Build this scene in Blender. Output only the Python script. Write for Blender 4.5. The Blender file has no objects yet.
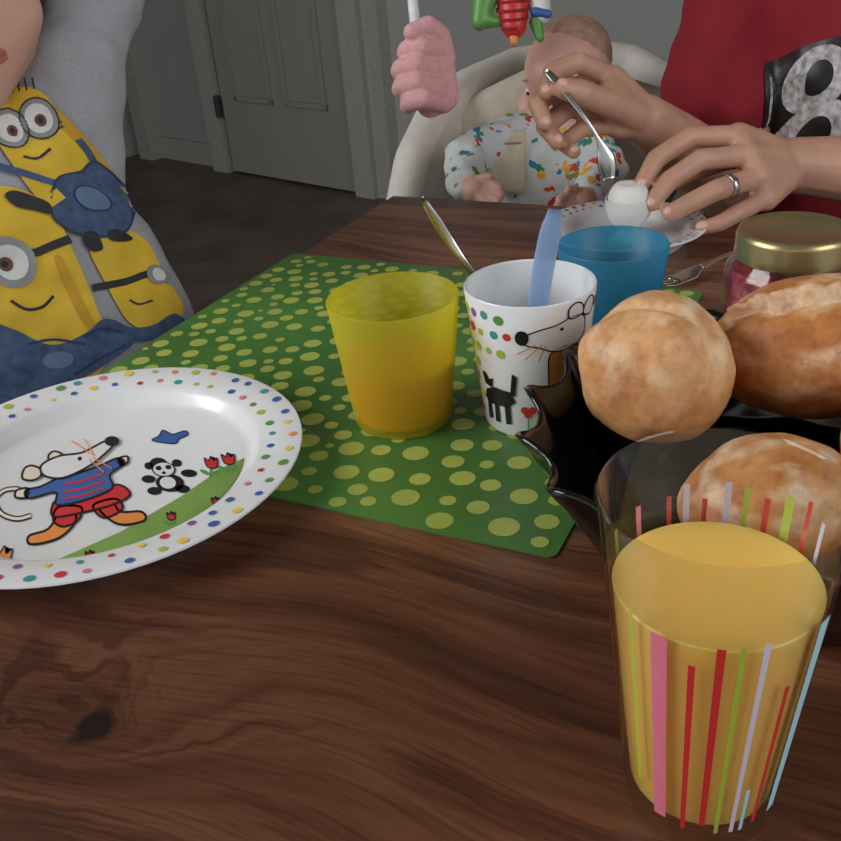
import bpy, bmesh, math, random
from mathutils import Vector, Matrix, noise
from mathutils.bvhtree import BVHTree
random.seed(7)
Z0=0.75   # table-top height: V() takes metres relative to the table top
S=bpy.context.scene
def V(x,y,z=0.0): return Vector((x,y,z+Z0))
def P(img_x,img_y,t):
    """world point from image pixel coordinates (hx,hy) and estimated depth t (metres)"""
    a=(img_x-420.5)/960; b=(420.5-img_y)/960  # pixel offset from the image centre over the focal length
    A=.996*a+.087*b; B=-.087*a+.996*b
    return V(A*t,(.8746+.4848*B)*t,.3-t*(.4848-.8746*B))
E1=Vector((.883,-.469,0)); E2=Vector((.469,.883,0)); UP=Vector((0,0,1))
FW=Vector((0,.8746,-.4848)); RT=Vector((.996,-.042,-.076)); UPV=Vector((.087,.483,.871))
# ---------------------------------------------------------------- materials
def lin(c):
    return tuple(((x/255)/12.92 if x/255<=.04045 else ((x/255+.055)/1.055)**2.4) for x in c)+(1,)
def N(nt,t,**k):
    n=nt.nodes.new(t)
    for a,b in k.items(): setattr(n,a,b)
    return n
def mat(name,c,rough=.5,metal=0.0,var=.12,scale=60,bump=0,sss=0,coat=0,stretch=None,srad=(1,.35,.2),sscale=.01):
    m=bpy.data.materials.new(name); m.use_nodes=True; nt=m.node_tree; b=nt.nodes['Principled BSDF']
    b.inputs['Roughness'].default_value=rough; b.inputs['Metallic'].default_value=metal
    if sss:
        b.inputs['Subsurface Weight'].default_value=sss; b.inputs['Subsurface Scale'].default_value=sscale
        b.inputs['Subsurface Radius'].default_value=srad
    b.inputs['Coat Weight'].default_value=coat
    tc=N(nt,'ShaderNodeTexCoord'); no=N(nt,'ShaderNodeTexNoise'); no.inputs['Scale'].default_value=scale; no.inputs['Detail'].default_value=4
    mp=N(nt,'ShaderNodeMapping')
    if stretch: mp.inputs['Scale'].default_value=stretch
    nt.links.new(tc.outputs['Object'],mp.inputs[0]); nt.links.new(mp.outputs[0],no.inputs['Vector'])
    r=N(nt,'ShaderNodeValToRGB'); l=lin(c)
    r.color_ramp.elements[0].position=.3; r.color_ramp.elements[1].position=.7
    r.color_ramp.elements[0].color=tuple(x*(1-var) for x in l[:3])+(1,)
    r.color_ramp.elements[1].color=tuple(min(1,x*(1+var*.6)) for x in l[:3])+(1,)
    nt.links.new(no.outputs['Fac'],r.inputs[0]); nt.links.new(r.outputs[0],b.inputs['Base Color'])
    if bump:
        bp=N(nt,'ShaderNodeBump'); bp.inputs['Strength'].default_value=bump; bp.inputs['Distance'].default_value=.002
        nt.links.new(no.outputs['Fac'],bp.inputs['Height']); nt.links.new(bp.outputs[0],b.inputs['Normal'])
    return m
def thin(name,tint,body,fac,rough=.15,tfac=.35):
    """translucent plastic / thin glass: tinted transparency mixed with a surface"""
    m=bpy.data.materials.new(name); m.use_nodes=True; nt=m.node_tree; b=nt.nodes['Principled BSDF']; out=nt.nodes['Material Output']
    b.inputs['Base Color'].default_value=lin(body); b.inputs['Roughness'].default_value=rough
    tr=N(nt,'ShaderNodeBsdfTransparent'); tr.inputs[0].default_value=tint+(1,)
    mx=N(nt,'ShaderNodeMixShader')
    if fac is None:
        g=N(nt,'ShaderNodeBsdfGlossy'); g.inputs['Roughness'].default_value=.03
        lw=N(nt,'ShaderNodeLayerWeight'); lw.inputs[0].default_value=.5
        pw=N(nt,'ShaderNodeMath',operation='POWER'); pw.inputs[1].default_value=3.2; nt.links.new(lw.outputs['Facing'],pw.inputs[0])
        ma_=N(nt,'ShaderNodeMath',operation='MULTIPLY_ADD'); ma_.inputs[1].default_value=.6; ma_.inputs[2].default_value=.035; nt.links.new(pw.outputs[0],ma_.inputs[0])
        nt.links.new(ma_.outputs[0],mx.inputs[0]); nt.links.new(tr.outputs[0],mx.inputs[1]); nt.links.new(g.outputs[0],mx.inputs[2])
    else:
        tl=N(nt,'ShaderNodeBsdfTranslucent'); tl.inputs[0].default_value=lin(body)
        m2=N(nt,'ShaderNodeMixShader'); m2.inputs[0].default_value=tfac
        nt.links.new(b.outputs[0],m2.inputs[1]); nt.links.new(tl.outputs[0],m2.inputs[2])
        mx.inputs[0].default_value=fac; nt.links.new(tr.outputs[0],mx.inputs[1]); nt.links.new(m2.outputs[0],mx.inputs[2])
    nt.links.new(mx.outputs[0],out.inputs['Surface'])
    return m
def wood_table():
    m=bpy.data.materials.new('sheesham_wood'); m.use_nodes=True; nt=m.node_tree; b=nt.nodes['Principled BSDF']; L=nt.links.new
    tc=N(nt,'ShaderNodeTexCoord'); sx=N(nt,'ShaderNodeSeparateXYZ'); L(tc.outputs['Object'],sx.inputs[0])
    def mth(op,a,bb=None):
        n=N(nt,'ShaderNodeMath',operation=op)
        for i,v in enumerate((a,bb)):
            if v is None: continue
            if isinstance(v,(int,float)): n.inputs[i].default_value=v
            else: L(v,n.inputs[i])
        return n.outputs[0]
    x,y=sx.outputs[0],sx.outputs[1]
    wn=N(nt,'ShaderNodeTexNoise'); wn.inputs['Scale'].default_value=3.2; wn.inputs['Detail'].default_value=1.2; L(tc.outputs['Object'],wn.inputs['Vector'])
    w=mth('MULTIPLY',mth('SUBTRACT',wn.outputs['Fac'],.5),.12)
    wk=N(nt,'ShaderNodeTexNoise'); wk.inputs['Scale'].default_value=40; wk.inputs['Detail'].default_value=3; L(tc.outputs['Object'],wk.inputs['Vector'])
    w2=mth('MULTIPLY',mth('SUBTRACT',wk.outputs['Fac'],.5),.03)
    def knot(kx,ky,r,sx_=.55):
        dx=mth('MULTIPLY',mth('SUBTRACT',mth('ADD',x,w2),kx),sx_); dy=mth('SUBTRACT',mth('ADD',y,w2),ky)
        d2=mth('ADD',mth('MULTIPLY',dx,dx),mth('MULTIPLY',dy,dy))
        return mth('DIVIDE',1.0,mth('ADD',1.0,mth('DIVIDE',d2,r*r)))
    k1=knot(-.530,-.220,.022,.45); k2=knot(-.20,.02,.02); k3=knot(-.514,-.222,.0095,1.3)
    kk=mth('ADD',k1,mth('MULTIPLY',k2,.4))
    yy=mth('ADD',mth('MULTIPLY',mth('ADD',y,w),10.5),mth('MULTIPLY',kk,1.0))
    cx=N(nt,'ShaderNodeCombineXYZ'); L(mth('MULTIPLY',x,.9),cx.inputs[0]); L(yy,cx.inputs[1])
    n1=N(nt,'ShaderNodeTexNoise'); n1.inputs['Scale'].default_value=1.0; n1.inputs['Detail'].default_value=6; n1.inputs['Roughness'].default_value=.60
    L(cx.outputs[0],n1.inputs['Vector'])
    r=N(nt,'ShaderNodeValToRGB'); cr=r.color_ramp
    cr.elements[0].position=.30; cr.elements[0].color=lin((58,34,23))
    cr.elements[1].position=.72; cr.elements[1].color=lin((146,106,74))
    for p,c in ((.38,(96,60,41)),(.43,(118,78,54)),(.465,(82,49,34)),(.50,(110,71,49)),(.545,(132,91,64)),(.59,(98,60,41)),(.64,(128,87,60))):
        e=cr.elements.new(p); e.color=lin(c)
    L(n1.outputs['Fac'],r.inputs[0])
    c2=N(nt,'ShaderNodeCombineXYZ'); L(mth('MULTIPLY',x,18),c2.inputs[0]); L(mth('MULTIPLY',mth('ADD',y,w),560),c2.inputs[1])
    n2=N(nt,'ShaderNodeTexNoise'); n2.inputs['Scale'].default_value=1; n2.inputs['Detail'].default_value=3; L(c2.outputs[0],n2.inputs['Vector'])
    r2=N(nt,'ShaderNodeValToRGB'); r2.color_ramp.elements[0].position=.34; r2.color_ramp.elements[0].color=(.55,.51,.49,1); r2.color_ramp.elements[1].position=.5; r2.color_ramp.elements[1].color=(1,1,1,1)
    L(n2.outputs['Fac'],r2.inputs[0])
    mx=N(nt,'ShaderNodeMix',data_type='RGBA',blend_type='MULTIPLY'); mx.inputs[0].default_value=.7
    L(r.outputs[0],mx.inputs[6]); L(r2.outputs[0],mx.inputs[7])
    pl=N(nt,'ShaderNodeTexWhiteNoise',noise_dimensions='1D'); L(mth('FLOOR',mth('MULTIPLY',mth('ADD',y,.013),8.0)),pl.inputs['W'])
    r3=N(nt,'ShaderNodeValToRGB'); r3.color_ramp.elements[0].color=(.80,.71,.66,1); r3.color_ramp.elements[1].color=(1.10,1.07,1.05,1)
    L(pl.outputs[0],r3.inputs[0])
    m2=N(nt,'ShaderNodeMix',data_type='RGBA',blend_type='MULTIPLY'); m2.inputs[0].default_value=.9
    L(mx.outputs[2],m2.inputs[6]); L(r3.outputs[0],m2.inputs[7])
    m3=N(nt,'ShaderNodeMix',data_type='RGBA'); kr=N(nt,'ShaderNodeValToRGB'); kr.color_ramp.elements[0].position=.35; kr.color_ramp.elements[1].position=.6; L(k3,kr.inputs[0])
    L(kr.outputs[0],m3.inputs[0]); L(m2.outputs[2],m3.inputs[6]); m3.inputs[7].default_value=lin((40,26,21))
    m4_=N(nt,'ShaderNodeMix',data_type='RGBA',blend_type='MULTIPLY'); kq=N(nt,'ShaderNodeValToRGB'); kq.color_ramp.elements[0].position=.3; kq.color_ramp.elements[0].color=(1,1,1,1); kq.color_ramp.elements[1].position=.75; kq.color_ramp.elements[1].color=(.66,.6,.57,1)
    L(k1,kq.inputs[0]); m4_.inputs[0].default_value=1; L(m3.outputs[2],m4_.inputs[6]); L(kq.outputs[0],m4_.inputs[7])
    L(m4_.outputs[2],b.inputs['Base Color'])
    b.inputs['Roughness'].default_value=.33
    bp=N(nt,'ShaderNodeBump'); bp.inputs['Strength'].default_value=.12; bp.inputs['Distance'].default_value=.001
    L(n2.outputs['Fac'],bp.inputs['Height']); L(bp.outputs[0],b.inputs['Normal'])
    return m
def ramp_mat(name,stops,scale,rough=.6,detail=6,bump=.3,dist=.003,sss=0,crackle=0):
    m=bpy.data.materials.new(name); m.use_nodes=True; nt=m.node_tree; b=nt.nodes['Principled BSDF']
    tc=N(nt,'ShaderNodeTexCoord'); no=N(nt,'ShaderNodeTexNoise'); no.inputs['Scale'].default_value=scale; no.inputs['Detail'].default_value=detail; no.inputs['Roughness'].default_value=.55
    nt.links.new(tc.outputs['Object'],no.inputs['Vector']); r=N(nt,'ShaderNodeValToRGB'); cr=r.color_ramp
    cr.elements[0].position,cr.elements[0].color=stops[0][0],lin(stops[0][1]); cr.elements[1].position,cr.elements[1].color=stops[-1][0],lin(stops[-1][1])
    for p,c in stops[1:-1]:
        e=cr.elements.new(p); e.color=lin(c)
    nt.links.new(no.outputs['Fac'],r.inputs[0]); colour=r.outputs[0]; b.inputs['Roughness'].default_value=rough
    b.inputs['Subsurface Weight'].default_value=sss; b.inputs['Subsurface Scale'].default_value=.01
    n2=N(nt,'ShaderNodeTexNoise'); n2.inputs['Scale'].default_value=scale*8; n2.inputs['Detail'].default_value=5; n2.inputs['Roughness'].default_value=.62; nt.links.new(tc.outputs['Object'],n2.inputs['Vector'])
    if crackle:
        r2=N(nt,'ShaderNodeValToRGB'); e=r2.color_ramp.elements; e[0].position=.30; e[0].color=(.62,.52,.42,1); e[1].position=.68; e[1].color=(1.25,1.25,1.28,1); q=e.new(.46); q.color=(1,1,1,1)
        nt.links.new(n2.outputs['Fac'],r2.inputs[0]); mx=N(nt,'ShaderNodeMix',data_type='RGBA',blend_type='MULTIPLY'); mx.inputs[0].default_value=crackle
        nt.links.new(colour,mx.inputs[6]); nt.links.new(r2.outputs[0],mx.inputs[7]); colour=mx.outputs[2]
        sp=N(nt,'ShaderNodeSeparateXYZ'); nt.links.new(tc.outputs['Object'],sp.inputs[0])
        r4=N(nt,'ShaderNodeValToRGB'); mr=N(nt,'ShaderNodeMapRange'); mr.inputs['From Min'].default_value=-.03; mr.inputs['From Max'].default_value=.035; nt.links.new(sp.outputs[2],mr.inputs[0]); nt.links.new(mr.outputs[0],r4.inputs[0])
        e=r4.color_ramp.elements; e[0].color=(.98,.88,.72,1); e[1].position=.95; e[1].color=(1.08,1.08,1.06,1); q=e.new(.45); q.color=(.88,.74,.58,1)  # top-lit look painted into the crust: paler top, darker sides by height
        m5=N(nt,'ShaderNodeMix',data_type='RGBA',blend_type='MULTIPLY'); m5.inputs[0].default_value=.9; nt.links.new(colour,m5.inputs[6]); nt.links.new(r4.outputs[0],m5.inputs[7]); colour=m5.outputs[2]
        at=N(nt,'ShaderNodeAttribute'); at.attribute_name='crumb'
        mu=N(nt,'ShaderNodeMath',operation='MULTIPLY'); nt.links.new(at.outputs['Fac'],mu.inputs[0]); mr2=N(nt,'ShaderNodeMapRange'); mr2.inputs['From Min'].default_value=.12; mr2.inputs['From Max'].default_value=.58; nt.links.new(n2.outputs['Fac'],mr2.inputs[0]); nt.links.new(mr2.outputs[0],mu.inputs[1])
        m6=N(nt,'ShaderNodeMix',data_type='RGBA'); nt.links.new(mu.outputs[0],m6.inputs[0]); nt.links.new(colour,m6.inputs[6]); m6.inputs[7].default_value=lin((238,216,182)); colour=m6.outputs[2]
    nt.links.new(colour,b.inputs['Base Color'])
    bp=N(nt,'ShaderNodeBump'); bp.inputs['Strength'].default_value=bump; bp.inputs['Distance'].default_value=dist
    nt.links.new(n2.outputs['Fac'],bp.inputs['Height']); nt.links.new(bp.outputs[0],b.inputs['Normal'])
    return m
def spotted(name,base,scale=45,th=.38):
    m=bpy.data.materials.new(name); m.use_nodes=True; nt=m.node_tree; b=nt.nodes['Principled BSDF']; L=nt.links.new
    tc=N(nt,'ShaderNodeTexCoord'); vo=N(nt,'ShaderNodeTexVoronoi'); vo.inputs['Scale'].default_value=scale
    wn=N(nt,'ShaderNodeTexNoise'); wn.inputs['Scale'].default_value=60; L(tc.outputs['Object'],wn.inputs['Vector'])
    ad=N(nt,'ShaderNodeMix',data_type='RGBA',blend_type='LINEAR_LIGHT'); ad.inputs[0].default_value=.012; L(tc.outputs['Object'],ad.inputs[6]); L(wn.outputs['Color'],ad.inputs[7]); L(ad.outputs[2],vo.inputs['Vector'])
    sp=N(nt,'ShaderNodeSeparateColor'); L(vo.outputs['Color'],sp.inputs[0])
    cr=N(nt,'ShaderNodeValToRGB'); cr.color_ramp.interpolation='CONSTANT'; e=cr.color_ramp.elements
    e[0].color=lin((205,70,50)); e[1].position=.85; e[1].color=lin((60,120,180))
    for p,c in ((.2,(60,140,90)),(.4,(235,170,50)),(.6,(60,150,190)),(.72,(150,150,60))):
        q=e.new(p); q.color=lin(c)
    L(sp.outputs[0],cr.inputs[0])
    lt=N(nt,'ShaderNodeMath',operation='LESS_THAN'); lt.inputs[1].default_value=th; L(vo.outputs['Distance'],lt.inputs[0])
    mx=N(nt,'ShaderNodeMix',data_type='RGBA'); L(lt.outputs[0],mx.inputs[0]); mx.inputs[6].default_value=lin(base); L(cr.outputs[0],mx.inputs[7]); L(mx.outputs[2],b.inputs['Base Color'])
    b.inputs['Roughness'].default_value=.85
    return m
M={}
def C(key,c,rough=.45,**k):
    if key not in M: M[key]=mat(key,c,rough,**k)
    return M[key]
skin=mat('skin',(194,146,122),.5,var=.14,scale=35,bump=.15,sss=.12)
skin_c=mat('child_skin',(220,170,153),.5,var=.08,scale=30,sss=.15)
nailm=mat('nail',(222,176,158),.3,var=.03)
lipm=mat('lips',(190,105,100),.4,var=.05)
white=mat('white_ceramic',(226,226,226),.25,var=.02,coat=.3)
black=mat('ink_black',(22,20,20),.4,var=.05)
gray_shirt=mat('heather_gray_cotton',(166,167,172),.9,var=.10,scale=320,bump=.12)
redm=mat('crimson_cotton',(132,19,33),.9,var=.1,scale=200,bump=.15)
metal=mat('stainless_steel',(200,198,195),.22,metal=1.0,var=.03)
yel=C('minion_yellow',(230,190,56),.8,var=.12,scale=40); den=C('denim_blue',(74,95,130),.85,scale=120,var=.3)
cream=mat('cream_upholstery',(206,199,188),.8,var=.05,scale=90,bump=.15)
wallm=mat('wall_paint',(150,149,145),.9,var=.03,scale=8)
doorm=mat('door_paint',(140,137,130),.6,var=.03,scale=5)
darkm=mat('hall_shade_paint',(40,38,36),.9)
col={'red':(205,48,50),'lime':(172,190,60),'pink':(222,120,140),'blue':(58,96,160),'teal':(60,150,150),'orange':(228,140,70),'purple':(140,80,150),'green':(90,150,70),'ltblue':(170,215,225),'lilac':(215,205,225),'yellow':(232,200,70)}
def K(n): return C('paint_'+n,col[n],.4,var=.04)
# ---------------------------------------------------------------- geometry helpers
def group(name,loc):
    e=bpy.data.objects.new(name,None); e.empty_display_size=.05; e.location=loc; S.collection.objects.link(e); return e
def par(o,e):
    if e is not None:
        o.parent=e; o.matrix_parent_inverse=Matrix.Translation(-Vector(e.location))
    return o
def mesh_obj(name,vs,fs,m,parent=None,smooth=True,loc=None,mi=None):
    me=bpy.data.meshes.new(name)
    if loc is not None: vs=[Vector(v)-Vector(loc) for v in vs]
    me.from_pydata([tuple(v) for v in vs],[],fs)
    for x in (m if isinstance(m,list) else [m]): me.materials.append(x)
    if mi:
        for p,i in zip(me.polygons,mi): p.material_index=i
    for p in me.polygons: p.use_smooth=smooth
    me.update(); o=bpy.data.objects.new(name,me); S.collection.objects.link(o)
    if loc is not None: o.location=loc
    return par(o,parent)
def lathe(name,prof,m,c,parent=None,seg=72):
    vs=[];fs=[]
    n=len(prof)
    for r,z in prof:
        for i in range(seg):
            a=2*math.pi*i/seg; vs.append(Vector((c.x+max(r,1e-5)*math.cos(a),c.y+max(r,1e-5)*math.sin(a),c.z+z)))
    for j in range(n-1):
        for i in range(seg):
            k=(i+1)%seg; fs.append((j*seg+i,j*seg+k,(j+1)*seg+k,(j+1)*seg+i))
    o=mesh_obj(name,vs,fs,m,parent,True,c)
    bm=bmesh.new(); bm.from_mesh(o.data); bmesh.ops.remove_doubles(bm,verts=bm.verts,dist=2e-5); bmesh.ops.recalc_face_normals(bm,faces=bm.faces); bm.to_mesh(o.data); bm.free()
    md=o.modifiers.new('ws','EDGE_SPLIT'); md.split_angle=math.radians(50)
    return o
def box(name,size,c,m,parent=None,rz=0,bev=.004,rot=None):
    bm=bmesh.new(); bmesh.ops.create_cube(bm,size=1); bmesh.ops.scale(bm,vec=size,verts=bm.verts)
    if bev: bmesh.ops.bevel(bm,geom=bm.edges[:],offset=bev,segments=2,affect='EDGES')
    me=bpy.data.meshes.new(name); bm.to_mesh(me); bm.free(); me.materials.append(m)
    o=bpy.data.objects.new(name,me); S.collection.objects.link(o); o.location=c; o.rotation_euler=rot or (0,0,rz)
    return par(o,parent)
def smooth3(pts,n):
    out=[];p=[Vector(q) for q in pts]; p=[p[0]*2-p[1]]+p+[p[-1]*2-p[-2]]
    for i in range(1,len(p)-2):
        for k in range(n):
            t=k/n; a,b,c,d=p[i-1],p[i],p[i+1],p[i+2]
            out.append(.5*((2*b)+(c-a)*t+(2*a-5*b+4*c-d)*t*t+(3*b-a-3*c+d)*t**3))
    out.append(p[-2]); return out
def tube(name,pts,r,m,parent=None,kind='POLY'):
    cu=bpy.data.curves.new(name,'CURVE'); cu.dimensions='3D'; cu.bevel_depth=r; cu.bevel_resolution=4; cu.use_fill_caps=True
    sp=cu.splines.new('POLY'); P2=smooth3(pts,6) if kind=='S' else pts
    sp.points.add(len(P2)-1)
    for i,p in enumerate(P2): sp.points[i].co=(*p,1)
    cu.materials.append(m); o=bpy.data.objects.new(name,cu); S.collection.objects.link(o); return par(o,parent)
def fib(n):
    o=[]
    for i in range(n):
        y=1-2*(i+.5)/n; r=math.sqrt(1-y*y); a=i*2.399963; o.append(Vector((r*math.cos(a),y,r*math.sin(a))))
    return o
F90=fib(90); F200=fib(200)
class Blob:
    def __init__(s): s.v=[]; s.f=[]
    def hull(s,items,big=False):
        bm=bmesh.new()
        for it in items:
            p,r=it[0],it[1]; B=it[2] if len(it)>2 else None
            for q in (F200 if big else F90):
                d=Vector((q.x*r[0],q.y*r[1],q.z*r[2])) if isinstance(r,(tuple,list)) else q*r
                if B is not None: d=B@d
                bm.verts.new(Vector(p)+d)
        bmesh.ops.convex_hull(bm,input=bm.verts[:])
        bmesh.ops.delete(bm,geom=[v for v in bm.verts if not v.link_faces],context='VERTS')
        bmesh.ops.recalc_face_normals(bm,faces=bm.faces)
        bm.verts.index_update(); o=len(s.v)
        s.v+=[v.co.copy() for v in bm.verts]; s.f+=[tuple(v.index+o for v in f.verts) for f in bm.faces]; bm.free()
        return s
    def chain(s,items):
        for a,b in zip(items,items[1:]): s.hull([a,b])
        return s
    def finish(s,name,m,parent=None,voxel=.002,sm=4,fac=.5,folds=None):
        o=mesh_obj(name,s.v,s.f,m,parent,True)
        r=o.modifiers.new('skin','REMESH'); r.mode='VOXEL'; r.voxel_size=voxel; r.use_smooth_shade=True
        if sm:
            k=o.modifiers.new('soft','SMOOTH'); k.factor=fac; k.iterations=sm
        if folds:
            t=bpy.data.textures.new(name+'_folds','CLOUDS'); t.noise_scale=folds[1]; t.noise_depth=1
            d=o.modifiers.new('folds','DISPLACE'); d.texture=t; d.strength=folds[0]; d.mid_level=.5; d.texture_coords='GLOBAL'
        return o
def bvh_of(o):
    dg=bpy.context.evaluated_depsgraph_get(); dg.update(); return BVHTree.FromObject(o,dg)
# ---- 2D art
def ell2(cx,cy,rx,ry=None,rot=0,n=28):
    ry=rx if ry is None else ry; c,s=math.cos(rot),math.sin(rot)
    return [(cx+rx*math.cos(a)*c-ry*math.sin(a)*s,cy+rx*math.cos(a)*s+ry*math.sin(a)*c) for a in [2*math.pi*i/n for i in range(n)]]
def cat(pts,n=5):
    out=[];L=len(pts)
    for i in range(L):
        a,b,c,d=[Vector(pts[(i+k)%L]) for k in (-1,0,1,2)]
        for k in range(n):
            t=k/n; q=.5*((2*b)+(c-a)*t+(2*a-5*b+4*c-d)*t*t+(3*b-a-3*c+d)*t**3); out.append((q.x,q.y))
    return out
def caps2(x1,y1,x2,y2,r,n=14):
    a=math.atan2(y2-y1,x2-x1); o=[]
    for i in range(n+1):
        t=a+math.pi/2+math.pi*i/n; o.append((x1+r*math.cos(t),y1+r*math.sin(t)))
    for i in range(n+1):
        t=a-math.pi/2+math.pi*i/n; o.append((x2+r*math.cos(t),y2+r*math.sin(t)))
    return o
def stroke(pts,w,closed=False):
    P2=[Vector(p) for p in pts]
    if closed: P2.append(P2[0])
    qs=[]; nn=[]
    for i in range(len(P2)):
        if closed and i in (0,len(P2)-1): a,b=P2[-2],P2[1]
        else: a=P2[max(0,i-1)]; b=P2[min(len(P2)-1,i+1)]
        d=(b-a)
        if d.length<1e-9: d=Vector((1,0))
        d.normalize(); nn.append(Vector((-d.y,d.x)))
    for i in range(len(P2)-1):
        qs.append([tuple(P2[i]+nn[i]*w/2),tuple(P2[i+1]+nn[i+1]*w/2),tuple(P2[i+1]-nn[i+1]*w/2),tuple(P2[i]-nn[i]*w/2)])
    return qs
def curve2(pts,n=5):
    return [(q.x,q.y) for q in smooth3([Vector((x,y,0)) for x,y in pts],n)]
def decals(name,shapes,mapper,parent,maxlen,smooth=False):
    mats=[];vs=[];fs=[];mi=[]
    for poly,m,layer in shapes:
        if m not in mats: mats.append(m)
        idx=mats.index(m)
        polys=poly if isinstance(poly[0][0],(tuple,list)) else [poly]
        for pg in polys:
            bm=bmesh.new(); f=bm.faces.new([bm.verts.new((x,y,0)) for x,y in pg]); bmesh.ops.triangulate(bm,faces=[f])
            for _ in range(7):
                le=[e for e in bm.edges if e.calc_length()>maxlen]
                if not le: break
                bmesh.ops.subdivide_edges(bm,edges=le,cuts=1); bmesh.ops.triangulate(bm,faces=bm.faces[:])
            bm.verts.index_update(); mp=[mapper(v.co.x,v.co.y,layer) for v in bm.verts]; o=len(vs)
            vs+=[q if q is not None else Vector((0,0,0)) for q in mp]
            for f in bm.faces:
                if all(mp[v.index] is not None for v in f.verts): fs.append(tuple(v.index+o for v in f.verts)); mi.append(idx)
            bm.free()
    used=sorted({i for f in fs for i in f}); rm={u:i for i,u in enumerate(used)}
    return mesh_obj(name,[vs[i] for i in used],[tuple(rm[i] for i in f) for f in fs],mats,parent,smooth,None,mi)
def ray_map(bvh,origin,sc,base=.0012,step=.0005):
    def f(u,v,l):
        o=origin+RT*(u*sc)-UPV*(v*sc)-FW*.45
        h=bvh.ray_cast(o,FW,.8)
        if h[0] is None or h[1].dot(FW)>-.12: return None
        return h[0]-FW*(base+step*l)*.4+h[1]*(base+step*l)*.8
    return f
def cone_map(c,face,rf):
    f=Vector((face[0],face[1],0)).normalized(); rr=Vector((-f.y,f.x,0))
    def g(u,v,l):
        r=rf(v)+.00025+.00012*l; return c+(f*math.cos(u)+rr*math.sin(u))*r+Vector((0,0,v))
    return g
# ================================================================ ROOM
def slab(name,a,b,z0,z1,th,m,parent=None):
    a=Vector((a[0],a[1],0)); b=Vector((b[0],b[1],0)); d=(b-a); L=d.length; c=(a+b)/2; nrm=Vector((-d.y,d.x,0)).normalized()
    return box(name,(L,th,z1-z0),Vector((c.x,c.y,(z0+z1)/2))+nrm*th/2,m,parent,rz=math.atan2(d.y,d.x),bev=0)
floorm=ramp_mat('floor_laminate',[(.3,(70,59,52)),(.5,(88,76,67)),(.7,(102,89,79))],6,.45,bump=.05)
box('floor',(9,9,.1),(0,2,-.05),floorm,bev=0)
box('ceiling',(9,9,.1),(0,2,2.55),wallm,bev=0)
wd=Vector((.728,-.686,0)); W1=Vector((-.93,4.57,0)); wn=Vector((-.686,-.728,0))
def WP(s,off=0): 
    q=W1+wd*s+wn*off; return (q.x,q.y)
slab('wall_back',WP(-3.4),WP(1.25),0,2.5,.1,wallm)
slab('wall_right',(-.03,3.72),(3.6,1.8),0,2.5,.1,wallm)
slab('wall_left',(-3.6,-1.5),(-3.6,6.4),0,2.5,.1,wallm)
door=group('door_1',(WP(.7)[0],WP(.7)[1],0))
slab('leaf',WP(.32,.05),WP(1.08,.05),.01,2.05,.04,doorm,door)
for z0,z1 in ((.32,.95),(1.1,1.9)):
    for s0,s1 in ((.42,.66),(.74,.98)):
        for q in ((s0,s0+.02,z0,z1),(s1-.02,s1,z0,z1),(s0,s1,z0,z0+.02),(s0,s1,z1-.02,z1)):
            slab('moulding',WP(q[0],.062),WP(q[1],.062),q[2],q[3],.012,doorm,door)
box('hinge',(.025,.03,.09),(WP(.31,.07)[0],WP(.31,.07)[1],.29),C('dark_metal',(60,58,55),.4,metal=.8),door,bev=.003)
trimw=C('trim_white',(156,154,148),.6)
for i,(s0,s1,w) in enumerate(((.20,.30,.07),(1.10,1.2,.07),(-.36,-.26,.08),(-.50,-.45,.1))):
    slab('trim_%d'%(i+1),WP(s0,w),WP(s1,w),0,2.15,w,trimw)
slab('baseboard_back',WP(-.26,.02),WP(.2,.02),0,.1,.02,trimw)
slab('hall_dark_panel',WP(-1.4,.03),WP(-.5,.03),0.01,2.05,.03,darkm)  # dark sheet: the gloom of the hallway beyond, painted as flat colour
slab('trim_5',(-.09,3.72),(-.03,3.66),0,2.4,.14,trimw)
# ================================================================ TABLE
tc_=V(.406,.254,-.0175)
table=group('dining_table',tc_)
tw=wood_table()
box('table_top',(1.5,1.05,.035),tc_,tw,table,rz=math.atan2(-.469,.883),bev=.004)
for i,(sx,sy) in enumerate(((-1,-1),(-1,1),(1,1),(1,-1))):
    q=tc_+E1*(sx*.69)+E2*(sy*.465); box('leg_%d'%(i+1),(.08,.08,.712),(q.x,q.y,.356),tw,table,rz=math.atan2(-.469,.883))
# ================================================================ PLACEMAT
mc=V(.0612,.3851,0); ma,mb=.388,.369
mat0=mc-E1*ma
pm=group('placemat',mc-E1*ma/2+E2*mb/2)
green=mat('placemat_green',(76,124,56),.34,var=.32,scale=7)
dotm=mat('placemat_dot',(172,184,86),.34,var=.16,scale=20)
def rr2(w,h,r,n=5):
    o=[]
    for cx,cy,a0 in ((w-r,h-r,0),(r,h-r,90),(r,r,180),(w-r,r,270)):
        for i in range(n+1):
            a=math.radians(a0+90*i/n); o.append((cx+r*math.cos(a),cy+r*math.sin(a)))
    return o
base=rr2(ma,mb,.005)
vs=[mat0+E1*x+E2*y+UP*z for z in (.0002,.0012) for x,y in base]; n=len(base)
fs=[tuple(range(n,2*n)),tuple(reversed(range(n)))]+[(i,(i+1)%n,n+(i+1)%n,n+i) for i in range(n)]
mesh_obj('sheet',vs,fs,green,pm,False,mc)
dots=[]
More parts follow.
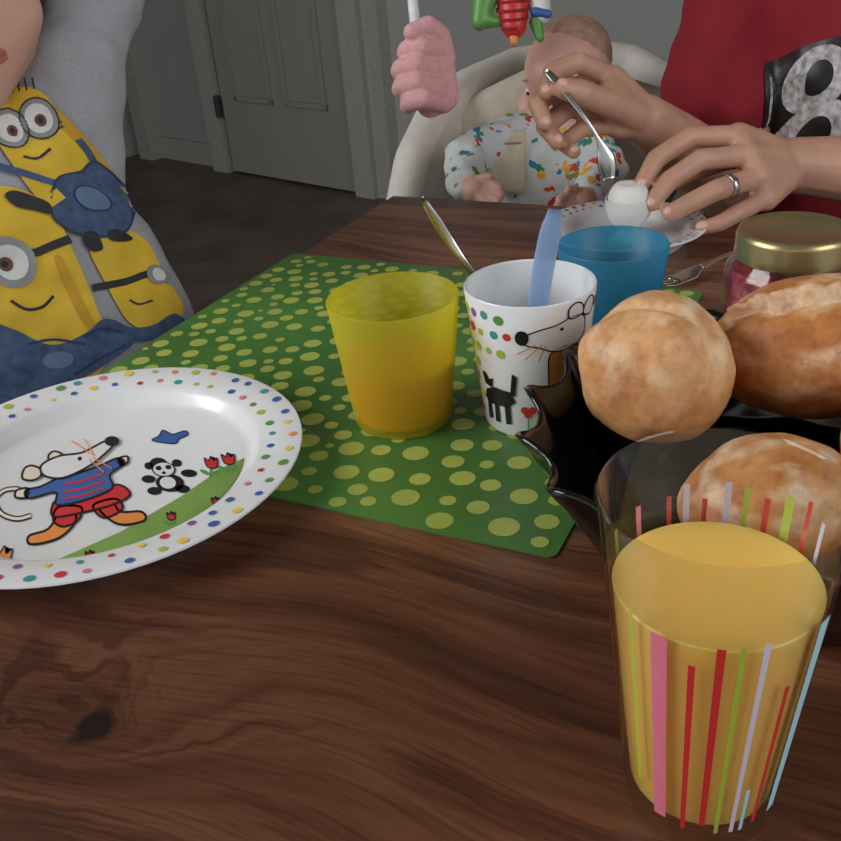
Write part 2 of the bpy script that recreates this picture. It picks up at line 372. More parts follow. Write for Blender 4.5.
for tries,(r0,r1),gap in ((360,(.0070,.0082),.0050),(1600,(.0056,.0070),.0038),(2500,(.0042,.0050),.0036),(120,(.0024,.0028),.003)):
    for _ in range(tries):
        r=random.uniform(r0,r1); x=random.uniform(r+.002,ma-r-.002); y=random.uniform(r+.002,mb-r-.002)
        r*=(.80+.16*max(0,1-y/mb)+.1*x/ma)
        if all((x-a)**2+(y-b)**2>(r+c+gap)**2 for a,b,c in dots): dots.append((x,y,r))
decals('dots',[(ell2(x,y,r,n=20),dotm,0) for x,y,r in dots],lambda u,v,l:mat0+E1*u+E2*v+UP*.0014,pm,1)
# ================================================================ PLATES
def plate(name,c,R):
    g=group(name,c); k=R/.12
    prof=[(0,.005),(.084,.005),(.0885,.0070),(.0925,.0125),(.0965,.0150),(.119,.0180),(.1205,.0178),(.1208,.0168),(.1195,.0160),(.098,.0120),(.092,.004),(.088,.0015),(.086,0),(.080,0),(.079,.0015),(0,.0015)]
    lathe('dish',[(r*k,z*(k if k>.8 else 1)) for r,z in prof],white,c,g)
    sh=[]; cs=['red','teal','orange','green','blue','pink','purple','lime','yellow']
    n=44
    for i in range(n):
        for row,(rad,sz) in enumerate(((.1020,.0024),(.1140,.0028))):
            a=2*math.pi*(i+.5*row)/n+random.uniform(-.025,.025); rr=(rad+random.uniform(-.0012,.0012))*k
            sh.append((ell2(rr*math.cos(a),rr*math.sin(a),sz*random.uniform(.7,1.15)*max(k,.7),n=14),K(random.choice(cs)),0))
    def mp(u,v,l):
        r=math.hypot(u,v)/k; return c+Vector((u,v,(.0150+(r-.0965)*.1333)*(k if k>.8 else 1)+.0005))
    decals('rim_dots',sh,mp,g,1)
    return g
pc=V(-.192,.496,.0014)
pl=plate('childrens_plate',pc,.12)
def art(dx,dy):
    q=Vector((.0106+.00061*dx+.000263*dy, -.017-.000097*dx-.00111*dy,0))
    return q*(.0838/q.length) if q.length>.0838 else q
def A(pts): return [(x-115,y-490) for x,y in pts]
sk=C('mouse_cream',(226,214,192),.4); hill=C('hill_green',(126,160,80),.4)
sh=[]
hillp=[(-90,640),(-40,590),(0,575),(60,555),(120,530),(180,497),(225,468),(262,452),(280,500),(260,560),(200,600),(100,640)]
sh.append((A(hillp),hill,0))
def out(pts,m,l,w=2.2):
    p=A(cat(pts)); sh.append((p,m,l)); sh.append((stroke(p,w,True),black,l+1))
tail=curve2([(34,516),(20,519),(4,514),(-4,502),(2,492),(16,490),(20,494)])
sh.append((stroke(A(tail),5.5),black,1)); sh.append((stroke(A(tail),2.6),sk,2))
out([(62,512),(72,505),(78,520),(66,534),(50,540),(36,541),(35,534),(52,528)],K('orange'),1)
out([(98,506),(112,502),(120,512),(140,512),(143,520),(122,524),(108,518)],K('orange'),1)
out([(56,520),(60,508),(82,508),(80,520),(66,526)],K('red'),2)
out([(94,506),(116,500),(122,510),(104,518)],K('red'),2)
out([(54,506),(60,502),(95,494),(118,486),(130,496),(112,506),(80,514),(56,517)],K('red'),3)
out([(25,492),(40,488),(60,478),(78,474),(100,466),(118,458),(125,464),(110,476),(112,490),(84,502),(58,506),(56,494),(30,500)],K('blue'),5)
for yy in (484,492,499): sh.append((stroke(A([(64,yy+2),(84,yy-2),(104,yy-9)]),2),K('red'),7))
out([(118,459),(128,456),(128,463),(121,466)],sk,5)
out([(16,492),(27,490),(27,499),(16,499)],sk,5)
out([(20,470),(27,466),(37,470),(38,478),(30,482),(20,480)],sk,7)
out([(44,456),(50,450),(60,455),(60,464),(50,468)],sk,7)
out([(38,466),(55,456),(80,452),(100,441),(108,438),(114,442),(108,450),(95,462),(80,472),(60,480),(42,477)],white,9)
sh.append((A(ell2(112,439,8,6)),black,11)); sh.append((A(ell2(78,459,2.2)),black,11))
for q in ((92,455,68,438),(94,456,82,436),(92,458,112,470),(88,460,104,474)): sh.append((stroke(A([q[:2],q[2:]]),1.2),K('orange'),11))
out([(155,437),(163,432),(168,425),(178,430),(192,426),(194,431),(184,436),(180,441),(166,440)],K('blue'),1,1.2)
for q in ((160,464,9,7),(154,492,7,4),(182,490,7,4),(149,480,7,4),(190,474,8,4),(150,466,4.5,4),(179,463,5,4),(170,484,14,9)): sh.append((A(ell2(*q)),black,1))
sh.append((A(ell2(165,470,12,8)),black,2)); sh.append((A(ell2(165,470,10.5,7)),white,3)); sh.append((A(ell2(168,484,8,6)),white,3))
for q in ((160,469,3,2.4),(170,468,3,2.4),(165,474,2,1.5)): sh.append((A(ell2(*q)),black,5))
def flower(x,y,c,s=1.0):
    sh.append((stroke(A([(x,y+3*s),(x-3*s,y+15*s)]),2),K('green'),1))
    out([(x-6*s,y-5*s),(x-2*s,y-2*s),(x+1*s,y-7*s),(x+3*s,y-2*s),(x+7*s,y-5*s),(x+5*s,y+5*s),(x-4*s,y+5*s)],K(c),2,1.2)
    for k in (-1,1): sh.append((A(ell2(x-2*s+k*6*s,y+10*s,5*s,2*s,k*-.5)),K('green'),1))
flower(214,463,'red'); flower(232,459,'red'); flower(12,552,'orange',1.3); flower(168,516,'red',.6); flower(212,502,'red',.6); flower(92,550,'red',.6)
decals('printed_picture',sh,lambda u,v,l:pc+art(u,v)+UP*(.0053+.00008*l),pl,6)
ep=V(.20,.845,.0003)
plate('breakfast_plate',ep,.074)
# ================================================================ EGG CUP with egg
ec=V(.203,.84,.0055)
eg=group('egg_cup',ec); es_=.94
lathe('cup',[(r*es_,z*es_) for r,z in [(0,0),(.017,0),(.0175,.002),(.012,.006),(.010,.010),(.014,.015),(.020,.022),(.0225,.031),(.0222,.040),(.0212,.040),(.0205,.031),(.017,.022),(0,.017)]],white,ec,eg)
egm=mat('egg_shell',(236,232,224),.5,var=.03)
lathe('egg',[(r*es_,z*es_) for r,z in [(.0,.018)]+[(.0198*math.sin(a),.038-.020*math.cos(a)) for a in [math.pi*i/14 for i in range(1,12)]]+[(.009,.0535),(.005,.0525),(0,0.0523)]],egm,ec,eg)
# ================================================================ CUPS
def tumbler(name,c,rb,rt,h,m,fill=None,fm=None,wall=.0018):
    g=group(name,c)
    lathe('shell',[(0,.0015),(rb-.003,.0015),(rb-.001,.0005),(rb,.003),(rt,h-.001),(rt-.0006,h),(rt-wall,h-.001),(rb-wall,.005),(0,.004)],m,c,g)
    if fill:
        rf=rb+(rt-rb)*fill/h-wall-.0004
        lathe('drink',[(0,.0046),(rb-wall-.0006,.0052),(rf,fill),(0,fill)],fm,c,g)
    return g
juice=mat('orange_juice',(254,200,100),.22,var=.03,scale=25,sss=.5,srad=(1,.7,.3),sscale=.02)
juice2=mat('orange_drink',(250,116,14),.3,var=.05,scale=25)
tumbler('yellow_plastic_cup',V(-.0105,.5465,.0014),.0315,.0405,.084,thin('yellow_plastic',(.98,.93,.46),(224,216,72),.50,.38,.5),.041,juice2)
tumbler('blue_plastic_cup',V(.1433,.634,.0003),.030,.0384,.075,thin('blue_plastic',(.5,.85,.95),(80,166,200),.62,.35,.5))
cc=V(.0715,.5335,.0014)
cupg=tumbler('childrens_cup',cc,.0305,.0393,.09,white,wall=.0022)
cm=cone_map(cc,(-.133,-.991),lambda z:.0305+(.0393-.0305)*z/.09)
sh=[]
def T(px,py): return ((px)/36.0,(py)/1000.0)
def cshape(pts,m,l,ol=True,w=.9):
    p=cat(pts); sh.append(([T(*q) for q in p],m,l))
    if ol: sh.append(([[T(*q) for q in qq] for qq in stroke(p,w,True)],black,l+1))
cshape([(-4,71),(4,75),(14,77),(24,80),(33,77),(34,66),(26,61),(14,60),(4,64),(-3,66)],white,2)
cshape([(22,79),(21,85),(25,88),(30,86),(31,80)],white,3); cshape([(32,79),(33,85),(38,88),(42,84),(39,77)],white,3)
sh.append(([T(*q) for q in ell2(-5,70.5,3.8,4.8)],black,5)); sh.append(([T(*q) for q in ell2(17,74,1.1)],black,5))
for q in ((2,66,-8,60),(6,66,-4,56),(8,65,4,55)): sh.append(([[T(*p) for p in s] for s in stroke([q[:2],q[2:]],.7)],K('orange'),5))
cshape([(12,60),(28,61),(36,50),(38,30),(14,30),(10,46)],C('cup_dress',(205,120,60),.4),1)
for pts in ([(-34,30),(-26,34),(-14,33),(-11,26),(-16,22),(-30,21),(-36,24)],[(-34,24),(-31,24),(-31,10),(-35,9)],[(-27,24),(-24,24),(-24,9),(-28,9)],[(-19,24),(-15,26),(-15,10),(-19,9)],[(-36,42),(-34,34),(-28,33),(-26,40),(-30,38),(-33,42)],[(-14,32),(-11,30),(-9,44),(-12,46)]):
    sh.append(([T(*q) for q in pts],black,3))
for q in ((-3,18),(0,21),(-5,21)): sh.append(([T(*p) for p in ell2(q[0],q[1],2.6)],K('red'),3))
sh.append(([[T(*q) for q in s] for s in stroke([(-3,16),(-3,7)],1)],K('green'),3))
cs=['red','teal','orange','green','lime','pink','purple','lime','yellow']
for row in range(7):
    for i in range(24):
        x=-110+i*9.2+(row%2)*4.6+random.uniform(-.8,.8); z=12+row*11.5+random.uniform(-.8,.8)
        if -10<x<44 and z>26: continue
        if -40<x<4 and z<50: continue
        sh.append(([T(*q) for q in ell2(x,z,random.uniform(2.2,3.2),n=16)],K(random.choice(cs)),0))
decals('printed_picture',sh,lambda u,v,l:cm(u,v,l),cupg,.006)
def ribbon(name,pts,ws,th,m,parent,side):
    vs=[];fs=[];side=Vector(side).normalized(); pts=smooth3(pts,6); L=len(pts)
    for i,p in enumerate(pts):
        f=i/(L-1)*(len(ws)-1); k=min(int(f),len(ws)-2); w=ws[k]+(ws[k+1]-ws[k])*(f-k)
        d=(pts[min(i+1,L-1)]-pts[max(0,i-1)]).normalized(); s=(side-d*side.dot(d)).normalized(); nn=d.cross(s)
        for j in range(10):
            a=2*math.pi*j/10; vs.append(p+s*math.cos(a)*w/2+nn*math.sin(a)*th/2)
    for i in range(L-1):
        for j in range(10): fs.append((i*10+j,i*10+(j+1)%10,(i+1)*10+(j+1)%10,(i+1)*10+j))
    fs+= [tuple(range(10)),tuple(reversed(range((L-1)*10,L*10)))]
    return mesh_obj(name,vs,fs,m,parent,True)
bs=group('plastic_baby_spoon',V(.075,.53,.05))
ribbon('handle_and_bowl',[V(.064,.522,.012),V(.066,.524,.03),V(.072,.528,.06),V(.081,.534,.105),V(.0875,.5367,.1325)],[.004,.018,.010,.008,.0100,.0125,.0130,.0125,.008],.003,thin('light_blue_plastic',(.80,.88,.97),(176,204,236),.72,.3,.5),bs,RT)
ms=group('teaspoon',V(.05,.61,.07))
ribbon('handle_and_bowl',[P(422,198,.62),P(446,236,.633),P(470,270,.642),P(505,312,.665),P(523,334,.678),P(533,346,.684)],[.004,.0075,.0065,.005,.004,.004,.012,.019,.006],.002,metal,ms,RT)
fk=group('fork',V(.26,.76,.003))
fd=Vector((.846,.533,0)); fs_=Vector((-.533,.846,0)); f0=V(.200,.722,.003)
ribbon('handle',[f0+fd*.045+UP*.004,f0+fd*.09+UP*.006,f0+fd*.17+UP*.002],[.012,.006,.006,.010,.012],.002,metal,fk,fs_)
ribbon('head',[f0+fd*.02+UP*.001,f0+fd*.035+UP*.002,f0+fd*.05+UP*.005],[.02,.022,.008],.002,metal,fk,fs_)
for i in range(4): ribbon('tine_%d'%i,[f0+fs_*((i-1.5)*.0052)+UP*.004,f0+fs_*((i-1.5)*.0055)+fd*.012+UP*.001,f0+fs_*((i-1.5)*.0055)+fd*.026+UP*.001],[.0012,.0026,.003],.0018,metal,fk,fs_)
# ================================================================ JAM JAR
jc=V(.249,.584,.0003); jg=group('jam_jar',jc)
clear=thin('clear_glass',(.985,.99,.985),(255,255,255),None)
lathe('glass',[(0,0),(.036,0),(.041,.004),(.0425,.012),(.0425,.060),(.0405,.069),(.035,.0745),(.0335,.078),(.0335,.084),(.0315,.084),(.032,.077),(.038,.068),(.0408,.060),(.0405,.012),(.037,.005),(0,.004)],clear,jc,jg)
jam=ramp_mat('strawberry_jam',[(.3,(90,14,22)),(.5,(150,34,46)),(.7,(205,100,102))],55,.2,bump=.6,sss=.1)
lathe('jam',[(0,.0045),(.036,.0055),(.0398,.013),(.0400,.060),(.0375,.067),(.030,.0685),(0,.067)],jam,jc,jg)
gold=mat('gold_tin',(176,160,112),.3,metal=.8,var=.08)
lathe('lid',[(.0355,.0745),(.0365,.0745),(.0368,.078),(.0362,.080),(.0362,.088),(.0352,.0915),(.033,.0925),(.031,.0915),(.0285,.0905),(0,.0905)],gold,jc,jg)
# ================================================================ BREAD BASKET
bc=V(.177,.400,.0003); bowl=group('bread_bowl',bc)
blk=mat('black_gloss',(10,10,11),.16,var=.05,coat=.4)
vs=[];fs=[];NR,NA=24,220
for j in range(NR+1):
    s=j/NR
    for i in range(NA):
        a=2*math.pi*i/NA; w=max(0,(s-.4)/.6)
        r=.094*min(1,s/.4)+.031*w; z=.003+.058*w**.95
        r*=1+.048*w*math.cos(16*a+.6); z+=.004*w*w*math.sin(16*a+1.2)
        vs.append(bc+Vector((r*math.cos(a),r*math.sin(a),z)))
for j in range(NR):
    for i in range(NA): fs.append((j*NA+i,j*NA+(i+1)%NA,(j+1)*NA+(i+1)%NA,(j+1)*NA+i))
bo=mesh_obj('bowl',vs,fs,blk,bowl,True,bc); sd=bo.modifiers.new('s','SOLIDIFY'); sd.thickness=.0025; sd.offset=0
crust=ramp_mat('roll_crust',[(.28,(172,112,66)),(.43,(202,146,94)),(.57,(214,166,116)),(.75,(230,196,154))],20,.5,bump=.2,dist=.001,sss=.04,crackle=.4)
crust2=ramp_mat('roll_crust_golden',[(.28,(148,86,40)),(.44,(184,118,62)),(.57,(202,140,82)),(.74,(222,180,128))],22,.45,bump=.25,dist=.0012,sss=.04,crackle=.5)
def roll(name,c,r,rz,m,mode,seed,tilt=0):
    bm=bmesh.new(); bmesh.ops.create_icosphere(bm,subdivisions=6,radius=1); cr=[]
    for v in bm.verts:
        p=v.co.copy(); n1=noise.noise(p*1.5+Vector((seed,0,0))); n2=noise.noise(p*3.2+Vector((0,seed,0))); n3=noise.noise(p*12+Vector((0,0,seed))); n4=noise.noise(p*26)
        k=1+.07*n1+.022*n2+.005*n3+.002*n4; cb=max(0,min(1,(n2+.2*n3+.05)*1.9))*.6*max(0,p.z+.25)
        if mode=='cross' and p.z>0:
            d=abs(p.x+.25*math.sin(p.y*2)+.12+.04*n3); g=math.exp(-(d/.08)**2)*p.z; k-=.06*g; cb=max(cb,.35*g)
        if mode=='split' and p.z>-.1:
            d=p.y-.02+.12*math.sin(p.x*4+seed)+.09*noise.noise(p*5)+.03*n4; e=math.exp(-(abs(p.x)/.85)**6)
            k+=e*((.13+.08*n3)*math.exp(-((d-.15)/.08)**2)-.13*math.exp(-(d/.08)**2)+.03*n4*math.exp(-((d-.1)/.15)**2))
            cb=max(cb,e*.8*math.exp(-((d-.06)/.10)**2))
        q=p*k; cr.append(cb)
        if q.z<-.55: q.z=-.55+(q.z+.55)*.35
        v.co=Vector((q.x*r[0],q.y*r[1],q.z*r[2]))
    me=bpy.data.meshes.new(name); bm.to_mesh(me); bm.free(); me.materials.append(m)
    at=me.attributes.new('crumb','FLOAT','POINT'); at.data.foreach_set('value',cr)
    for p in me.polygons: p.use_smooth=True
    o=bpy.data.objects.new(name,me); S.collection.objects.link(o); o.location=c; o.rotation_euler=(tilt,0,rz); return o
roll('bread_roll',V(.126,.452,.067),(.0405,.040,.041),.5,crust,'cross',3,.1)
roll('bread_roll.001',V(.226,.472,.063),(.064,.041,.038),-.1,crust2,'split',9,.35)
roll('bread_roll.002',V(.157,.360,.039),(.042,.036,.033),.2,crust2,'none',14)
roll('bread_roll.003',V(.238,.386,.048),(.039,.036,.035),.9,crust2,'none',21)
# ================================================================ JUICE GLASS
gc=V(.0900,.2402,.0003); gg=group('juice_glass',gc); gh=.1335; gb,gt=.0258,.0384
lathe('glass',[(0,.0012),(gb-.004,.0012),(gb-.0015,0),(gb,.002),(gt,gh-.001),(gt-.0005,gh),(gt-.0012,gh-.001),(gb-.0009,.0125),(gb-.004,.0105),(0,.010)],clear,gc,gg,96)
jl=.099; rj=gb-.0009+(gt-gb)*(jl-.0125)/gh-.0002
lathe('juice',[(0,.0104),(gb-.0045,.0109),(gb-.0012,.013),(rj,jl-.0006),(rj-.0006,jl-.0001),(rj-.002,jl-.0004),(0,jl-.0004)],juice,gc,gg,96)
gm=cone_map(gc,(-.348,-.937),lambda z:gb+(gt-gb)*z/gh)
sh=[]
def stripe(deg,w,z0,z1,c):
    a=math.radians(deg); hw=w/2/.033; sh.append(([(a-hw,z0),(a+hw,z0),(a+hw,z1),(a-hw,z1)],K(c),0))
for s in ((-42,.0014,.026,.105,'lime'),(-25,.0052,.014,.101,'pink'),(-8,.0020,.012,.093,'red'),(5,.0024,.016,.102,'red'),(15,.0016,.012,.103,'lime'),(26,.0018,.012,.104,'lilac'),(33,.0016,.012,.034,'ltblue'),(43,.0018,.014,.082,'red'),(62,.0052,.014,.103,'ltblue'),
          (-150,.0016,.06,.108,'red'),(-160,.002,.06,.112,'lilac'),(-170,.0016,.06,.106,'red'),(178,.002,.06,.113,'lilac'),(168,.0018,.06,.112,'lime'),(157,.002,.06,.110,'red'),(145,.0030,.06,.114,'lime'),(133,.0016,.06,.116,'red'),(122,.0016,.06,.112,'lilac'),(100,.002,.02,.1,'pink'),(-90,.002,.02,.1,'red'),(-110,.002,.02,.105,'lime'),(-130,.002,.02,.108,'pink')): stripe(*s)
decals('stripes',sh,gm,gg,.006)
# ================================================================ PEOPLE
def basis(f,u=UP):
    f=Vector(f).normalized(); r=f.cross(Vector(u)).normalized(); u2=r.cross(f).normalized()
    return Matrix((r,f,u2)).transposed()
def head(parent,c,s,f,sk_,hairm,neck,hair='short',u=UP,nr=.2):
    B=basis(f,u)
    def H(x,y,z): return c+B@Vector((x,y,z))*s
    b=Blob()
    b.hull([(H(0,-.05,.12),(.36*s,.43*s,.37*s),B)],True)
    b.hull([(H(0,.22,-.36),.10*s),(H(.19,.05,-.24),.12*s),(H(-.19,.05,-.24),.12*s),(H(.17,.2,-.08),.15*s),(H(-.17,.2,-.08),.15*s),(H(0,.2,.15),.22*s),(H(0,.26,-.2),.12*s)],True)
    b.chain([(H(0,.38,.06),.03*s),(H(0,.45,-.07),.042*s)])
    for k in (-1,1):
        b.hull([(H(k*.04,.41,-.085),.03*s)]); b.hull([(H(k*.365,-.02,.03),(.035*s,.06*s,.1*s),B),(H(k*.35,0,-.08),.03*s)])
        if hair=='fuzz': b.hull([(H(k*.19,.24,-.14),.15*s)])
    b.chain([(H(0,-.08,-.2),nr*s),(neck,nr*s)])
    b.finish('head',sk_,parent,.0028 if s<.2 else .0032,5)
    for k in (-1,1):
        l=Blob(); l.hull([(H(k*.145,.335,.045),.052*s)]); l.finish('eye',C('eye_white',(230,228,225),.2),parent,.0012,1)
        l=Blob(); l.hull([(H(k*.145,.372,.045),.022*s)]); l.finish('iris',C('iris',(60,50,45),.2),parent,.0008,1)
        l=Blob(); l.chain([(H(k*.22,.33,.13),.010*s),(H(k*.15,.375,.155),.012*s),(H(k*.07,.39,.14),.011*s)]); l.finish('eyebrow',hairm,parent,.001,1)
    l=Blob(); l.chain([(H(-.11,.325,-.205),.014*s),(H(-.03,.372,-.195),.026*s),(H(.03,.372,-.195),.026*s),(H(.11,.325,-.205),.014*s)])
    l.chain([(H(-.08,.34,-.225),.018*s),(H(0,.365,-.235),.030*s),(H(.08,.34,-.225),.018*s)]); l.finish('lips',lipm,parent,.0012,2)
    h=Blob()
    if hair=='fuzz': h.hull([(H(0,-.115,.165),(.345*s,.395*s,.355*s),B)],True)
    else: h.hull([(H(0,-.10,.17),(.41*s,.48*s,.41*s),B)],True)
    h.finish('hair',hairm,parent,.0035,2)
hair_b=ramp_mat('brown_hair',[(.3,(60,40,28)),(.7,(110,80,55))],90,.6,bump=.8)
hair_l=ramp_mat('baby_hair',[(.3,(158,120,96)),(.7,(196,156,130))],80,.7,bump=.4)
def finger(b,pts,r): b.chain([(p,q) for p,q in zip(pts,r)])
def nail(parent,p,prev,r):
    d=(p-prev).normalized(); nn=(-FW*.8+UP*.6); nn=(nn-d*nn.dot(d)).normalized(); Bm=Matrix((d.cross(nn),d,nn)).transposed()
    l=Blob(); l.hull([(p+nn*r*.62,(r*.62,r*.8,r*.42),Bm)]); l.finish('nail',nailm,parent,.0008,1)
# ---------------- man
man=group('man',V(.59,1.10,-.75))
shR=V(.415,1.195,.188); elR=P(735,190,1.12); wrR=P(645,120,.93)
shL=V(.77,1.01,.19); elL=V(.60,.92,.0); wrL=P(790,165,.90)
fr=[.0102,.0096,.0090,.0078]
RH={'index':[(612,78,.90),(578,62,.875),(552,72,.865),(546,91,.860)],'middle':[(605,93,.91),(560,85,.885),(537,103,.875),(545,123,.868)],
    'ring':[(610,109,.915),(568,108,.892),(545,126,.882),(557,141,.875)],'pinky':[(616,125,.915),(582,129,.90),(563,143,.89),(574,152,.882)]}
RT_=[(630,114,.905),(606,102,.875),(583,94,.86),(562,88,.853)]
b=Blob() 
RHp={k:[P(*q) for q in v] for k,v in RH.items()}; RTp=[P(*q) for q in RT_]
for k,v in RHp.items(): finger(b,v,fr if k!='pinky' else [.0088,.0082,.0077,.0066])
finger(b,RTp,[.0135,.0122,.0115,.0092])
for k,v in RHp.items(): b.chain([(wrR,.020),(v[0],.0125)])
b.hull([(wrR,.02),(RHp['index'][0],.0115),(RHp['middle'][0],.0115),(RTp[0],.012)]); b.hull([(wrR,.02),(RHp['ring'][0],.0115),(RHp['middle'][0],.0115),(RHp['pinky'][0],.0105)]); b.hull([(wrR,.019),(RTp[0],.0125),(RTp[1],.011),(RHp['index'][0],.009)])
b.chain([(wrR,(.0245)),(wrR.lerp(elR,.35),.033),(wrR.lerp(elR,.75),.041),(elR,.039),(elR.lerp(shR,.4),.038),(shR,.032)])
b.finish('right_arm_and_hand',skin,man,.0018,5)
LH={'index':[(738,136,.875),(690,137,.865),(656,159,.862),(642,184,.858)],'middle':[(748,155,.865),(700,160,.85),(670,180,.85),(652,203,.850)],
    'ring':[(758,177,.86),(717,190,.842),(690,203,.842),(670,213,.845)],'pinky':[(765,198,.865),(738,213,.85),(718,224,.848),(702,228,.85)]}
LT_=[(768,150,.905),(725,158,.905),(690,170,.895),(662,185,.880)]
b=Blob(); LHp={k:[P(*q) for q in v] for k,v in LH.items()}; LTp=[P(*q) for q in LT_]
for k,v in LHp.items(): finger(b,v,fr if k!='pinky' else [.0088,.0082,.0077,.0066])
finger(b,LTp,[.013,.012,.011,.009])
for k,v in LHp.items(): b.chain([(wrL,.020),(v[0],.0125)])
b.hull([(wrL,.02),(LHp['index'][0],.0115),(LHp['middle'][0],.0115),(LTp[0],.012)]); b.hull([(wrL,.02),(LHp['ring'][0],.0115),(LHp['middle'][0],.0115),(LHp['pinky'][0],.0105)])
b.chain([(wrL,.0255),(wrL.lerp(elL,.35),.034),(wrL.lerp(elL,.75),.042),(elL,.041),(elL.lerp(shL,.5),.042),(shL,.035)])
b.finish('left_arm_and_hand',skin,man,.0018,5)
for hp,tp in ((RHp,RTp),(LHp,LTp)):
    nail(man,tp[3],tp[2],.0088)
    for k in ('index','middle','ring','pinky'): nail(man,hp[k][3],hp[k][2],.0074)
a0,a1=LHp['ring'][0],LHp['ring'][1]; rc=a0.lerp(a1,.72); dd=(a1-a0).normalized()
vs=[];fs=[]
q=dd.cross(UP).normalized(); w=dd.cross(q)
for i in range(40):
    a=2*math.pi*i/40
    for j,(rr,off) in enumerate(((.0095,-.003),(.0109,-.0026),(.0109,.0026),(.0095,.003))): vs.append(rc+(q*math.cos(a)+w*math.sin(a))*rr+dd*off)
for i in range(40):
    for j in range(4): fs.append((i*4+j,i*4+(j+1)%4,((i+1)%40)*4+(j+1)%4,((i+1)%40)*4+j))
mesh_obj('wedding_ring',vs,fs,metal,man)
def MT(a,bb,z): return V(.59,1.10,z)+E1*a+E2*bb
b=Blob()
b.hull([(MT(-.07,0,.08),.112),(MT(.08,0,.08),.115),(MT(-.14,.02,.17),.055),(MT(.15,.02,.17),.06),(MT(0,.02,.22),.06),(MT(-.05,0,-.1),.11),(MT(.05,0,-.1),.115)],True)
b.hull([(MT(-.06,0,-.1),.112),(MT(.06,0,-.1),.115),(MT(-.07,.03,-.24),.115),(MT(.07,.03,-.24),.115)],True)
hemR=P(704,86,1.10)
b.chain([(shR,.056),(shR.lerp(hemR,.5),.052),(hemR,.048)]); b.hull([(shR,.055),(MT(-.05,.02,.2),.06),(MT(-.1,0,.05),.07)])
b.hull([(hemR,.046),(P(740,102,1.10),.045),(shR,.045)])
b.chain([(shL,.062),(shL.lerp(elL,.35),.066),(shL.lerp(elL,.58),.071)]); b.hull([(shL,.06),(MT(0,.02,.2),.06),(MT(.1,0,.05),.09)])
ts=b.finish('t_shirt',redm,man,.0045,6,folds=(.016,.06))
head(man,MT(-.02,-.05,.42),.235,(-.55,-.75,-.35),skin,hair_b,MT(0,.01,.2),nr=.24)
bv=bvh_of(ts)
sh=[]
def px(pts,cx,cy): return [(x-cx,y-cy) for x,y in pts]
sh.append((px(cat([(784,50),(796,40),(840,36),(880,40),(895,56),(892,150),(880,166),(822,158),(802,140),(788,100)]),811,95),black,0))
def ring2(cx,cy,r,w): return [[(x-811,y-95) for x,y in q] for q in stroke(ell2(cx,cy,r,r*1.25,n=24),w,True)]
wp=mat('print_white',(190,185,184),.8,var=.7,scale=110)
sh.append((ring2(828,70,18,14),wp,1)); sh.append((ring2(834,122,20,15),wp,1)); sh.append((ring2(884,70,17,12),wp,1)); sh.append((ring2(888,122,20,13),wp,1))
sh.append(([px(s,811,95) for s in stroke([(790,58),(792,84),(795,112),(803,134)],3)],wp,1))
decals('shirt_print',sh,ray_map(bv,P(811,95,1.0),.00104,.002),man,6,True)
b=Blob(); jeans=mat('jeans',(52,62,84),.9,var=.2,scale=150)
b.hull([(MT(-.09,.02,-.24),.105),(MT(.09,.02,-.24),.105)])
for k in (-1,1): b.chain([(MT(k*.10,-.0,-.23),.085),(MT(k*.13,-.40,-.22),.062),(MT(k*.14,-.36,-.45),.055),(MT(k*.14,-.34,-.66),.045)])
b.finish('trousers',jeans,man,.008,4)
for k in (-1,1):
    b=Blob(); b.hull([(MT(k*.14,-.33,-.71),.038),(MT(k*.15,-.50,-.725),.024)]); b.finish('shoe',C('dark_shoe',(40,38,38),.7),man,.006,2)
es=group('egg_spoon',P(575,105,.86))
ribbon('handle_and_bowl',[P(546,70,.852),P(562,88,.848),P(585,118,.848),P(600,142,.852),P(606,160,.856),P(609,180,.862)],[.006,.0078,.006,.005,.0042,.004,.009,.0165,.0165,.010],.0022,metal,es,RT)
ch=group('dining_chair',MT(0,.04,-.75)); wd2=mat('dark_chair_wood',(70,42,28),.5,var=.2,scale=20)
ang=math.atan2(-.469,.883)
box('seat',(.44,.42,.03),MT(0,.04,-.365),wd2,ch,rz=ang)
for i,(a,bb) in enumerate(((-.19,-.14),(.19,-.14),(-.19,.22),(.19,.22))):
    h=.37 if bb<0 else .80; box('leg_%d'%i,(.04,.04,h),MT(a,bb,-.75+h/2),wd2,ch,rz=ang)
for z in (-.1,.0): box('back_rail',(.40,.02,.06),MT(0,.22,z),wd2,ch,rz=ang)
# ---------------- child
lf=Vector((.93,.37,0)); ff=Vector((.37,-.93,0))
cx,cy=-.382,.852
kid=group('child',V(cx,cy,-.75))
def KT(a,bb,z): return V(cx,cy,z)+lf*a+ff*bb
b=Blob()
b.hull([(KT(-.07,0,.08),.072),(KT(.050,0,.08),.068),(KT(-.10,0,.125),.045),(KT(.072,0,.125),.040),(KT(-.08,.0,-.03),.086),(KT(.080,.0,-.03),.086),(KT(0,0,.14),.05)],True)
b.hull([(KT(-.08,0,-.03),.086),(KT(.080,0,-.03),.086),(KT(-.085,0,-.18),.092),(KT(.10,0,-.18),.092)],True)
elK=P(100,-75,.86)
b.chain([(KT(.065,0,.12),.044),(P(82,40,.85),.042),(P(94,-5,.85),.044),(P(100,-40,.85),.043)])
b.hull([(KT(.07,0,.12),.041),(P(78,60,.84),.040),(KT(.04,0,.07),.063),(KT(.07,0,.02),.05)])
b.chain([(KT(-.10,0,.12),.048),(KT(-.16,0,.04),.045),(KT(-.19,.05,-.04),.040)])
tk=b.finish('long_sleeve_shirt',gray_shirt,kid,.004,7,folds=(.010,.05))
